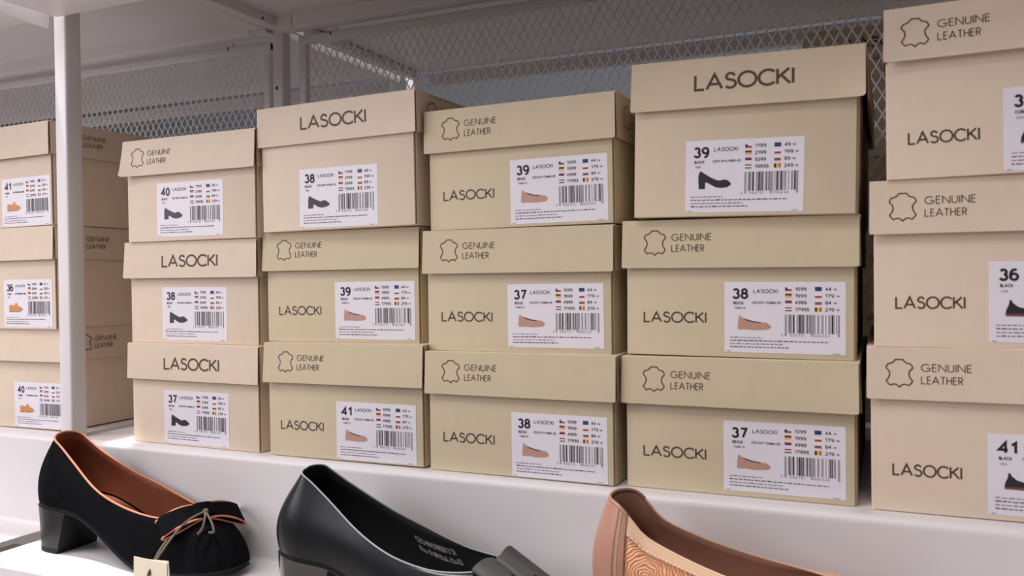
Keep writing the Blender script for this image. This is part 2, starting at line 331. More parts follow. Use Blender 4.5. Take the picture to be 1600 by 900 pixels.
# the neighbouring rack seen through the mesh
def far_shelf(z, x0, x1, label):
    root = empty('shelf', (0,0,z)); tag(root, label, 'shelf', 'shelf decks of the rack behind the mesh')
    gap = 0.006 if x0 < -1 else 0.002
    d = MB(); d.box(x0, x1, 0.374 if z > .3 else 0.405, 0.748-gap, -0.0245, 0, METAL); d.build('deck', root)  # upper deck extended forward to block spotlight falling through the gap
    l = MB(); l.rbox(x0+0.03, x1-0.03, 0.750, 0.766, -0.052, -0.0255-gap*.6, METAL, 0.002, 'x'); l.build('front_rim', root)
    for xa in (x0, x1-0.016):
        s = MB(); s.rbox(xa, xa+0.016, 0.405, 0.742, -0.040, -0.026, METAL, 0.002, 'y')
        s.build('side_beam', root)
far_shelf(0.6, -0.075, 1.25, 'white shelf underside of the rack behind the main mesh panel')
far_shelf(0.6, -1.30, -0.105, 'white shelf underside of the rack behind the left mesh panel')
far_shelf(0.0, -0.075, 1.25, 'shelf under the boxes of the rack behind the mesh')
pf = MB(); pf.rbox(-0.1, -0.08, 0.752, 0.772, -1.0, 1.3, METAL, 0.003, 'z', 4)
for hx in (-0.097, -0.084): pf.box(hx, hx+0.002, 0.7515, 0.752, 0.555, 0.561, FL['white'])  # white marks painted in as bright glints on the post
tag(pf.build('upright_post'), 'white post of the rack behind, seen through the mesh', 'post')

# ------------------------------------------------------------------ shoe boxes
DEPTH = 0.292
def ean_bits(d):
    Lc = ['0001101','0011001','0010011','0111101','0100011','0110001','0101111','0111011','0110111','0001011']
    Rr = [''.join('1' if c == '0' else '0' for c in s) for s in Lc]; Gc = [s[::-1] for s in Rr]
    par = ['LLLLLL','LLGLGG','LLGGLG','LLGGGL','LGLLGG','LGGLLG','LGGGLL','LGLGLG','LGLGGL','LGGLGL'][int(d[0])]
    return '101' + ''.join((Lc if p == 'L' else Gc)[int(c)] for p, c in zip(par, d[1:7])) + '01010' + ''.join(Rr[int(c)] for c in d[7:]) + '101'
def poly(mb, pts, T, m): mb.add([T(a,b) for a,b in pts], [tuple(range(len(pts)))], m)
def quad(mb, a0, a1, b0, b1, T, m): poly(mb, [(a0,b0),(a1,b0),(a1,b1),(a0,b1)], T, m)
FLAGS = {
 'cz': [('white',0,1,.5,1),('red',0,1,0,.5),('blue',0,.38,.12,.88)], 'de': [('black',0,1,.66,1),('red',0,1,.5,.66),('yellow',0,1,0,.5)],
 'sk': [('red',0,1,.66,1),('blue',0,1,.3,.66),('white',0,1,0,.3)], 'hu': [('red',0,1,.66,1),('white',0,1,.33,.66),('green',0,1,0,.33)],
 'eu': [('blue',0,1,0,1)], 'pl': [('white',0,1,.5,1),('red',0,1,0,.5)], 'bg': [('white',0,1,.66,1),('green',0,1,.33,.66),('red',0,1,0,.33)],
 'ro': [('black',0,.33,0,1),('yellow',.33,.66,0,1),('orange',.66,1,0,1)],
}
PICS = {
 'flat': [(PIC_ROSE, [(.02,0),(.0,.18),(.02,.55),(.03,.86),(.09,1.0),(.12,.84),(.30,.56),(.50,.46),(.70,.44),(.80,.52),(.90,.46),(.985,.30),(1.0,.2),(.96,.08),(.80,.0),(.5,-.03),(.3,.02)]),
          (PIC_DARK, [(.13,.83),(.30,.58),(.50,.48),(.70,.45),(.73,.52),(.50,.58),(.30,.70)])],
 'pump': [(PIC_BLACK, [(.02,0),(.01,.40),(.0,.62),(.02,.86),(.07,1.0),(.20,.84),(.40,.62),(.55,.49),(.66,.45),(.76,.49),(.84,.50),(.93,.42),(1.0,.28),(.99,.19),(.88,.07),(.70,.03),(.54,.08),(.40,.22),(.28,.34),(.22,.37),(.21,0)])],
 'bow': [(PIC_BLACK, [(.0,0),(.01,.40),(.01,.70),(.03,.90),(.06,1.0),(.20,.84),(.40,.66),(.52,.56),(.60,.52),(.67,.58),(.75,.60),(.82,.57),(.87,.50),(.94,.40),(1.0,.30),(.97,.19),(.86,.09),(.68,.03),(.56,.05),(.46,.11),(.37,.21),(.31,.30),(.25,.29),(.235,0)])],
 'loafer': [(PIC_TAN, [(.0,.08),(.0,.62),(.03,.80),(.18,.76),(.38,.70),(.48,1.0),(.58,.98),(.64,.68),(.86,.54),(.98,.36),(1.0,.22),(.92,.10),(.5,.05)]), (PIC_SOLE, [(.0,0),(.0,.08),(.5,.05),(.92,.10),(.70,.0)])],
 'slip': [(PIC_BLACK, [(.0,.12),(.02,.4),(.08,.70),(.10,1.0),(.15,.98),(.17,.84),(.30,.58),(.55,.42),(.75,.42),(.95,.32),(1.0,.16)]), (PIC_SOLE, [(.0,0),(.0,.13),(1.0,.17),(1.0,.06),(.5,-.02)])],
}
PICS['navy'] = [(PIC_NAVY, PICS['bow'][0][1])]
SETS = {
 'tomba': dict(col='BEIGE', name='TOMBA 29', code='CEO-EST-TOMBA-29', p1=['1099','1999','4999','17995'], p2=['44.','179.','84.','219.'], pic='flat'),
 'ines': dict(col='BLACK', name='INES', code='CEO-INST-AGNES-12', p1=['1199','2199','5499','19995'], p2=['49.','199.','89.','239.'], pic='bow'),
 'coan': dict(col='BLACK', name='COAN', code='CEO-WYL4060-42', p1=['1199','2199','5599','19995'], p2=['49.','199.','89.','249.'], pic='pump'),
 'camel': dict(col='CAMEL', name='ILMA', code='CEO-BOMEDA-CAMEL', p1=['1399','2599','6399','22995'], p2=['57.','229.','109.','279.'], pic='loafer'),
 'lyla': dict(col='BLACK', name='LYLA', code='CEO-LYLA-05', p1=['1099','1999','4999','17995'], p2=['44.','179.','84.','219.'], pic='slip'),
}
def price_label(parent, s0, h0, w, h, size, setn, ean, tilt, rnd, col=None, pic=None):
    S = SETS[setn]; ct, st = math.cos(tilt), math.sin(tilt)
    def TT(y):
        def T(u, v):
            a, b = u*w, v*h; return (s0 + a*ct - b*st, y, h0 + a*st + b*ct)
        return T
    T0, T1 = TT(-0.00022), TT(-0.00034); o = h*1.0/w
    lb = MB(); n = 8
    vs = [T0(0,0),T0(1,0),T0(1,1),T0(0,1)] + [(p[0],-0.00004,p[2]) for p in (T0(0,0),T0(1,0),T0(1,1),T0(0,1))]
    lb.add(vs, [(0,1,2,3),(4,5,1,0),(5,6,2,1),(6,7,3,2),(7,4,0,3)], LABEL)
    def txt(m_, st_, u0, u1, v0, v1, mt, wt, gap=.22, mb=lb):
        text(mb, st_, 0, (u1-u0)*w, 0, (v1-v0)*h, lambda a,b: T1(u0+a/w, v0+b/h), mt, wt, gap)
    txt(0, 'LASOCKI', .247, .452, .84, .897, BLACKINK, .15, .26)
    cc = col or S['col']; txt(0, cc, .076, .076 + .018*len(cc), .680, .722, BLACKINK, .19, .30)
    txt(0, S['name'], .085, .085 + .0118*len(S['name']), .616, .648, GREYINK, .16, .28)
    txt(0, S['code'], .237, .475, .690, .724, BLACKINK, .19, .30)
    for r, (fl, pr) in enumerate(zip(('cz','de','sk','hu'), S['p1'])):
        v = .872 - r*.094
        for (c, a0, a1, b0, b1) in FLAGS[fl]: quad(lb, .513+a0*.055, .513+a1*.055, v+b0*.058, v+b1*.058, TT(-0.00030 if c != 'blue' or fl != 'cz' else -0.00036), FL[c])
        txt(0, pr, .595, .595 + .0232*len(pr), v+.003, v+.052, BLACKINK, .17, .24)
    for r, (fl, pr) in enumerate(zip(('eu','pl','bg','ro'), S['p2'])):
        v = .872 - r*.094
        for (c, a0, a1, b0, b1) in FLAGS[fl]: quad(lb, .755+a0*.055, .755+a1*.055, v+b0*.058, v+b1*.058, TT(-0.00030), FL[c])
        u1 = .838 + .0225*(len(pr)-.5); txt(0, pr, .838, u1, v+.003, v+.052, BLACKINK, .17, .24)
        txt(0, '99', u1+.010, u1+.034, v+.012, v+.034, BLACKINK, .24, .3)
    for v, u1, th, mt in ((.212,.325,.009,GREYINK),(.168,.87,.012,FINEINK),(.122,.50,.009,GREYINK),(.078,.54,.012,FINEINK)):
        u = .05
        while u < u1:
            dw = rnd.uniform(.018,.045); quad(lb, u, min(u+dw,u1), v-th/2, v+th/2+rnd.uniform(0,.006), T1, mt); u += dw + .009
    quad(lb, .02, .055, .012, .020, T1, GREYINK); quad(lb, .90, .955, .012, .020, T1, GREYINK)
    lab = lb.build('price_label', parent)
    sn = MB(); txt(0, size, .068, .205, .755, .912, BLACKINK, .20, .26, sn); sn.build('size_number', lab)
    bc = MB(); bits = ean_bits(ean); i = 0
    while i < 95:
        if bits[i] == '1':
            j = i
            while j < 95 and bits[j] == '1': j += 1
            low = .245 if (i < 3 or i > 91 or 45 <= i < 50) else .285
            quad(bc, .512 + i*.441/95, .512 + (j-.12)*.441/95, low, .545, T1, BLACKINK); i = j
        else: i += 1
    text(bc, ean[0], 0, .013*w, 0, .035*h, lambda a,b: T1(.480+a/w,.240+b/h), GREYINK, .14)
    text(bc, ean[1:7], 0, .125*w, 0, .035*h, lambda a,b: T1(.552+a/w,.240+b/h), GREYINK, .14, .6)
    text(bc, ean[7:], 0, .125*w, 0, .035*h, lambda a,b: T1(.748+a/w,.240+b/h), GREYINK, .14, .6)
    bc.build('barcode', lab)
    pc = MB(); k = pic or S['pic']; hh = dict(flat=.205, pump=.25, bow=.215, navy=.215, loafer=.19, slip=.20)[k]
    for q, (mt, pts) in enumerate(PICS[k]):
        Tq = TT(-0.00034 - q*0.00004); poly(pc, [(.112 + a*.285, .325 + b*hh) for a,b in pts], Tq, mt)
    pc.build('shoe_picture', lab)

def shoe_box(p, z, style, setn, size, ean, label, pap, lab=(0.0825, 0.0035, 0.0912, 0.0568, 0.0), side=False, seed=1, col=None, pic=None, flare=(0.0, 0.0), group='shoe boxes stacked on the shelf', txz=0.0275):
    x, y, yw, Wd, Hb, HL, fl, tf, tl, tr, lean = p; rnd = random.Random(seed)
    fl = max(fl, -0.0005)
    root = empty('shoe_box', (x, y, z + 0.0002 + max(lean,0)*Wd), (0, lean, yw)); tag(root, label, 'shoe box', group)
    Hf = Hb + HL - 0.0018                                       # body walls reach up under the lid
    b = MB(); t = 0.0016
    # front wall, its turned-in edges, side walls set back behind a dark folded seam
    b.rbox(0.0003, Wd-0.0012, 0, t, 0.0004, Hf, pap, 0.0007, 'z')
    for (xa, xb) in ((0.0, t), (Wd-t, Wd)):
        b.rbox(xa, xb, t+0.0009, DEPTH-t-0.0008, 0.0003, Hf, pap, 0.0006, 'z')
    b.rbox(0.0003, Wd-0.0003, DEPTH-t, DEPTH, 0.0003, Hf, pap, 0.0006, 'z')
    b.box(t*0.6, Wd-t*0.6, t*0.6, DEPTH-t*0.6, 0.0, 0.0012, pap)
    b.box(0.0009, t, t*0.5, t+0.0016, 0.001, Hf-0.001, BOARD); b.box(Wd-t, Wd-0.0009, t*0.5, t+0.0016, 0.001, Hf-0.001, BOARD)
    body = b.build('body', root)
    T = lambda a, bb: (a, -0.00016, bb)
    if style in ('both', 'both_low'):
        q = MB(); text(q, 'LASOCKI', 0.0144, 0.0668 if style == 'both' else 0.0607, txz-0.0005, txz+0.0089, T, INK, .135, .17); q.build('lettering', body)
    # lid: top board and four flaps, the front one flaring and curling a little towards its lower corners
    ld = MB(); z0, z1 = Hb, Hb+HL; th = 0.0012
    yf = lambda a, h: -(tf + fl*(1-h) + (0.0005 + flare[0])*max(0, 1-a/0.03)**2*(1-h)**1.5 + (0.0003+flare[1])*max(0, (a-Wd+0.03)/0.03)**2*(1-h)**1.5 + 0.0004*math.sin(PI*(a/Wd))*(1-h))
    ld.rbox(-tl, Wd+tr, -tf, DEPTH+0.004, z1-0.0015, z1, pap, 0.0008, 'x')
    na, nh = 24, 8; front, back = [], []
    for j in range(nh+1):
        h = j/nh; rf, rb = [], []
        for i in range(na+1):
            rc = 0.0012 + (flare[0] if i < na/2 else flare[1])*0.6; a = lerp(-tl-0.0004*(1-h)*(1+flare[0]*1000), Wd+tr-0.0008+flare[1]*.4*(1-h), .5-.5*math.cos(PI*i/na)); zz = lerp(z0, z1-0.0004, h)
            e = (.5-.5*math.cos(PI*min(i, na-i)/na))*(Wd+tl+tr)
            if j == 0 and e < rc: zz += rc - math.sqrt(max(0, rc*rc-(rc-e)**2))
            rf.append((a, yf(a,h), zz)); rb.append((a, yf(a,h)+th, zz))
        front.append(rf); back.append(rb)
    ld.grid(front, pap, True); ld.grid([r[::-1] for r in back], pap, True)
    edge = [front[0], back[0]]; ld.grid(edge[::-1], BOARD, False)
    for i in (0, -1): ld.grid([[r[i] for r in front], [r[i] for r in back]][::(1 if i else -1)], BOARD, False)
    for sgn, xo, fr in ((-1, -tl, flare[0]), (1, Wd+tr, flare[1])):
        rows_o, rows_i = [], []
        for j in range(5):
            h = j/4; o = []; ii = []
            for i in range(13):
                yy = lerp(-tf+0.0022, DEPTH+0.002, i/12); bow = (0.0009 + fr*1.2)*(1-h)*max(0, 1-(yy/0.12))**1.0 if yy < 0.12 else 0
                xx = xo + sgn*(bow - 0.0007); o.append((xx, yy, lerp(z0+0.0004, z1-0.0006, h))); ii.append((xx-sgn*th, yy, lerp(z0+0.0004, z1-0.0006, h)))
            rows_o.append(o); rows_i.append(ii)
        A, B_ = (rows_o, rows_i) if sgn > 0 else (rows_i, rows_o)
        ld.grid(A, pap, True); ld.grid([r[::-1] for r in B_], pap, True)
        ld.grid([rows_i[0], rows_o[0]] if sgn > 0 else [rows_o[0], rows_i[0]], BOARD, False)
        ld.grid([[r[0] for r in rows_i], [r[0] for r in rows_o]], BOARD, False)
    ld.rbox(-tl, Wd+tr, DEPTH+0.0026, DEPTH+0.004, z0, z1, pap, 0.0006, 'x')
    lid = ld.build('lid', root)
    TL = lambda a, bb: (a, yf(a, (bb-z0)/HL) - 0.00018, bb)
    if style in ('both', 'both_low', 'hide'):
        i0, i1, ti, g1, l1 = (0.0162, 0.0340, 0.0390, 0.0717, 0.0659) if style == 'both' else ((0.0108, 0.0287, 0.0342, 0.0673, 0.0615) if style == 'both_low' else (0.0120, 0.0296, 0.0352, 0.0690, 0.0624))
        dz = 0.0 if style == 'both' else -0.0012
        e = MB(); emblem(e, i0, i1, z0+0.0106+dz, z0+0.0308+dz, TL, INK); e.build('hide_emblem', lid)
        q = MB(); text(q, 'GENUINE', ti, g1, z0+0.0222+dz, z0+0.0280+dz, TL, INK, .11, .24); text(q, 'LEATHER', ti, l1, z0+0.0131+dz, z0+0.0189+dz, TL, INK, .11, .24); q.build('lettering', lid)
    if style == 'name':
        o = (Hb-0.0710)*0.13; q = MB(); text(q, 'LASOCKI', 0.0285*Wd/0.18+0.0235-0.001*(Wd < .175), 0.131-0.0045*(Wd < .175), z0+0.0114+o, z0+0.0249+o, TL, INK, .145, .16); q.build('lettering', lid)
    if side:
        TS = lambda a, bb: (Wd+tr+0.0009+flare[1]*1.2+0.00035, a, bb)
        e = MB(); emblem(e, 0.0165, 0.0355, z0+0.0106, z0+0.0308, TS, INK); e.build('hide_emblem', lid)
        q = MB(); text(q, 'GENUINE', 0.0395, 0.0725, z0+0.0222, z0+0.0280, TS, INK, .11, .24); text(q, 'LEATHER', 0.0395, 0.067, z0+0.0131, z0+0.0189, TS, INK, .11, .24); q.build('lettering', lid)
    if lab: price_label(root, *lab[:4], size, setn, ean, lab[4], rnd, col, pic)
    return root
BX = {
'A3':(-0.0005,-0.0047,-0.0031,0.1806,0.0719,0.0393,0.0016,0.0034,0.0023,0.0032,-0.0024),
'A2':(-0.0060,0.0026,0.0027,0.1807,0.0713,0.0397,0.0007,0.0048,0.0033,0.0022,0.0),
'A1':(-0.0013,-0.0014,-0.0120,0.1805,0.0705,0.0393,0.0006,0.0039,0.0023,0.0029,0.0),
'B3':(0.1873,-0.0034,-0.0222,0.1827,0.0856,0.0394,-0.0007,0.0032,0.0023,0.0032,-0.0097),
'B2':(0.1836,0.0063,0.0095,0.1803,0.0723,0.0392,0.0017,0.0030,0.0021,0.0025,-0.0048),
'B1':(0.1934,-0.0053,0.0062,0.1804,0.0746,0.0398,0.0023,0.0031,0.0026,0.0024,-0.0069),
'C3':(0.3794,0.0019,-0.0111,0.1795,0.0713,0.0394,0.0004,0.0033,0.0029,0.0033,-0.0067),
'C2':(0.3754,0.0023,0.0034,0.1800,0.0715,0.0398,0.0012,0.0035,0.0025,0.0028,0.0),
'C1':(0.3794,-0.0038,-0.0054,0.1791,0.0714,0.0389,0.0016,0.0032,0.0018,0.0034,-0.0033),
'D3':(0.5765,-0.0039,0.0019,0.1725,0.0862,0.0398,0.0010,0.0036,0.0019,0.0048,0.0190),
'D2':(0.5669,0.0050,0.0150,0.1801,0.0724,0.0397,0.0010,0.0036,0.0026,0.0031,0.0068),
'D1':(0.5667,0.0023,0.0077,0.1805,0.0714,0.0392,0.0013,0.0046,0.0024,0.0025,0.0),
'E3':(0.7690,-0.0055,-0.0171,0.1899,0.0850,0.0390,0.0014,0.0045,0.0006,0.0030,-0.0042),
'E2':(0.7599,0.0005,0.0046,0.1899,0.0839,0.0396,0.0008,0.0039,0.0026,0.0030,0.0003),
'E1':(0.7575,0.0009,0.0102,0.1899,0.0842,0.0383,0.0004,0.0036,0.0023,0.0030,-0.0042),
'L3':(-0.3127,0.0003,-0.0191,0.1902,0.0823,0.0389,0.0001,0.0047,0.0030,0.0024,-0.0115),
'L2':(-0.3125,-0.0009,-0.0007,0.1902,0.0826,0.0393,0.0008,0.0042,0.0030,0.0030,-0.0064),
'L1':(-0.3130,0.0061,0.0144,0.1902,0.0819,0.0391,0.0012,0.0043,0.0030,0.0030,-0.0069)}
ZB = {}
for n_ in BX:
    k_ = int(n_[1]); ZB[n_] = sum(BX[n_[0]+str(j)][4]+BX[n_[0]+str(j)][5] for j in range(1, k_))
SPEC = [
 # key, style, label set, size, barcode, wording, paper, label rectangle (s0, h0, w, h, tilt), extras
 ('A3','hide','ines','40','5906751666180','beige shoe box sized 40, top of the stack just right of the white post', PAPER_PINK, (.0437,.0046,.0932,.0582,-.006), dict(flare=(.003,0), pic='navy')),
 ('A2','name','ines','38','5906751666166','beige shoe box sized 38, middle of the stack just right of the white post', PAPER_PINK, (.0470,.0033,.0909,.0578,0), dict(flare=(.001,0), pic='navy')),
 ('A1','name','ines','37','5906751666159','beige shoe box sized 37, bottom of the stack just right of the white post', PAPER_PINK, (.0473,.0022,.0922,.0570,0), {}),
 ('B3','name','ines','38','5906751666166','beige shoe box sized 38, top of the second stack right of the post', PAPER_PINK, (.0472,.0025,.0930,.0582,-.01), dict(side=True)),
 ('B2','both','tomba','39','5906751666364','olive beige shoe box sized 39, middle of second stack right of the post', PAPER_OLIVE, (.0836,.0036,.0910,.0565,0), {}),
 ('B1','both','tomba','41','5906751666388','olive beige shoe box sized 41, behind the heel of the smooth black pump', PAPER_OLIVE, (.0820,.0017,.0897,.0562,-.004), {}),
 ('C3','both','tomba','39','5906751666364','olive beige shoe box sized 39 on top of the middle stack', PAPER_OLIVE, (.0829,.0026,.0910,.0570,0), dict(side=True)),
 ('C2','both','tomba','37','5906751666326','olive beige shoe box sized 37 in the middle of the central stack', PAPER_OLIVE, (.0823,.0047,.0899,.0564,.006), {}),
 ('C1','both','tomba','38','5906751666357','olive beige shoe box sized 38 at the bottom of the central stack', PAPER_OLIVE, (.0838,.0011,.0890,.0566,0), {}),
 ('D3','name','coan','39','5906751799635','tall beige shoe box sized 39 with large lid lettering and black pump label', PAPER_SAND, (.0427,.0034,.0912,.0575,-.008), dict(flare=(0,.002))),
 ('D2','both','tomba','38','5906751666357','olive beige shoe box sized 38 under the tall box with black pump label', PAPER_OLIVE, (.0813,.0042,.0914,.0566,0), {}),
 ('D1','both','tomba','37','5906751666326','olive beige shoe box sized 37 on the shelf, behind the rose beige flat', PAPER_OLIVE, (.0808,.0043,.0920,.0562,0), dict(flare=(0,.001))),
 ('E3','both_low','lyla','39','5906751777015','pinkish beige shoe box sized 39, top of the rightmost stack', PAPER_PINK, (.0752,.0016,.0912,.0580,0), dict(col='COBALT', txz=.0252, flare=(.001,0))),
 ('E2','both_low','lyla','36','5906751777022','pinkish beige shoe box sized 36, middle of the rightmost stack', PAPER_PINK, (.0754,.0050,.0912,.0577,0), dict(txz=.0290)),
 ('E1','both_low','lyla','41','5906751777039','pinkish beige shoe box sized 41, bottom of the rightmost stack', PAPER_PINK, (.0770,.0040,.0912,.0580,0), dict(txz=.0275)),
 ('L3','plain','camel','41','5906751555415','beige shoe box sized 41, top of the stack left of the white post', PAPER_PINK, (.0995,.0008,.0875,.0580,0), dict(side=True)),
 ('L2','plain','camel','36','5906751555361','beige shoe box sized 36, middle of the stack left of the white post', PAPER_PINK, (.0985,.0020,.0850,.0575,0), dict(side=True)),
 ('L1','both','camel','40','5906751555408','beige shoe box sized 40, bottom of the stack left of the white post', PAPER_PINK, (.1033,.0014,.0860,.0545,0), dict(side=True)),
]
for i_, (k_, sty, sn, sz, ean, lbl, pap, lab, ex) in enumerate(SPEC):
    if k_ == 'L1': ex = dict(ex, txz=.0235)
    shoe_box(BX[k_], ZB[k_], sty, sn, sz, ean, lbl, pap, lab, seed=i_+3, **ex)

# boxes of the rack behind the mesh (their ends face this way) and boxes on the lowest shelf
for k_ in range(4):
    w4 = ('topmost', 'second from top', 'third from top', 'lowest')[3-k_]
    b_ = shoe_box((0.672, 0.45, 0.0, 0.1795, 0.0805, 0.0396, 0.0008, 0.0035, 0.0025, 0.0025, 0.0), k_*0.1205, 'name' if k_ == 3 else 'plain', 'tomba', '38', '5906751666357',
        'shoe box behind the mesh at upper right, %s of its stack' % w4, PAPER_OLIVE, None, seed=40+k_, group='shoe boxes behind the mesh')
for k_, (xx, yy, wd) in enumerate(((-0.62, 0.0, 'farther left'), (-0.40, 0.0, 'nearer the post'))):
    shoe_box((xx, yy, 0.0, 0.19, 0.085, 0.0396, 0.0008, 0.0035, 0.0025, 0.0025, 0.0), -0.40, 'plain', 'tomba', '38', '5906751666357',
        'shoe box on the lowest shelf glimpsed at the bottom left, %s' % wd, PAPER_OLIVE, None, seed=60+k_, group='shoe boxes on the lowest shelf')

# ------------------------------------------------------------------ shoes
class Last:
    asym = 0.0
    """a pump: feather edge F (where the upper meets the sole) and topline T, both running heel -> toe on each side"""
    def __init__(s, **k): s.__dict__.update(k)
    def zs(s, x):
        L = s.L; a = x/L
        if a < .20: return s.hh - s.hseat*(a/.20)
        if a < .68:
            t = (a-.20)/.48; return lerp(s.hh-s.hseat, s.zb, (1-math.cos(PI*t))/2*.55 + .45*smoothstep(t))
        t = (a-.68)/.32; return s.zb + s.spring*t*t
    def F(s, u, sg):
        L = s.L; xh, wh, xq, wq = .13*L, s.wh, .64*L, s.wq
        if u < .22: a = u/.22*PI/2; x = xh-xh*math.cos(a); w = wh*math.sin(a)**.9
        elif u < .6: t = (u-.22)/.38; x = lerp(xh,xq,t); w = wh+(wq-wh)*smoothstep(t)-.0035*math.sin(PI*t)
        else: a = (u-.6)/.4*PI/2; x = xq+(L-xq)*math.sin(a); w = wq*max(0, math.cos(a))**s.toe
        return Vector((x, sg*w + s.bend*max(0, x/L-.45)**2, s.zs(x)))
    def T(s, u, sg):
        L = s.L; xh, wh, xq, wq = .13*L, s.whT, s.xq*L, s.wqT; xb = s.xb
        if u < .22: a = u/.22*PI/2; x = xh-(xh-xb)*math.cos(a); w = wh*math.sin(a)**.95
        elif u < .6: t = (u-.22)/.38; x = lerp(xh,xq,t); w = wh+(wq-wh)*smoothstep(t)
        else: a = (u-.6)/.4*PI/2; x = xq+(s.xt*L-xq)*math.sin(a); w = wq*max(0, math.cos(a))**s.throat
        return Vector((x, sg*w + s.bend*max(0, x/L-.45)**2, interp(s.top, x/L) + (s.asym*smoothstep(x/L/.35)*(1-smoothstep((x/L-.45)/.3)) if sg > 0 else 0)))
    def P(s, u, sg, v):
        """point on the outside of the upper: v = 0 at the sole, 1 at the topline"""
        f, t = s.F(u, sg), s.T(u, sg); d = t-f; k = smoothstep((u-.5)/.25); kh = 1-smoothstep((u-.05)/.25)
        av = v*PI/2; ex = lerp(v**1.5, 1-math.cos(av)**1.02, k); ez = lerp(v, math.sin(av)**1.12, k)
        p = f + Vector((d.x*ex, d.y*ex, d.z*ez))
        out = Vector((p.x-.13*s.L, p.y, 0)) if u < .22 else Vector((0, sg, 0))
        if out.length > 1e-6: p += out.normalized()*(s.bulge*math.sin(PI*v)*(1-smoothstep((u-.45)/.3)) + s.hbulge*kh*math.sin(PI*min(1, v*1.15))*(1-v*.5))
        return p
    def loop(s, v, n=44, off=0.0):
        us = [i/n for i in range(n+1)]; pts = [s.P(u, 1, v) for u in us] + [s.P(u, -1, v) for u in us[::-1]][1:-1]
        if off:
            N = len(pts); res = []
            for i, p in enumerate(pts):
                t = pts[(i+1) % N]-pts[i-1]; nn = Vector((t.y, -t.x, 0)); nn = nn.normalized() if nn.length > 1e-7 else nn
                res.append(p + nn*(-off))
            pts = res
        return pts
def inward(s, u, sg, v, d):
    e = .004; pu = s.P(min(1,u+e), sg, v)-s.P(max(0,u-e), sg, v); pv = s.P(u, sg, min(1,v+.02))-s.P(u, sg, max(0,v-.02))
    n = pu.cross(pv); n = n.normalized() if n.length > 1e-12 else Vector((0,0,1))
    c = Vector((s.L*.45, 0, 0.01)); p = s.P(u, sg, v)
    if n.dot(p-c) > 0: n = -n
    return p + n*d
def upper_grid(mb, s, m, u0=0.0, u1=1.0, v0=0.0, v1=1.0, off=0.0, n=48, nv=14, sides=(1,-1)):
    for sg in sides:
        rows = [[inward(s, lerp(u0,u1,i/n), sg, lerp(v0,v1,j/nv), -off) if off else s.P(lerp(u0,u1,i/n), sg, lerp(v0,v1,j/nv)) for i in range(n+1)] for j in range(nv+1)]
        mb.grid(rows if sg < 0 else [r[::-1] for r in rows], m, True)
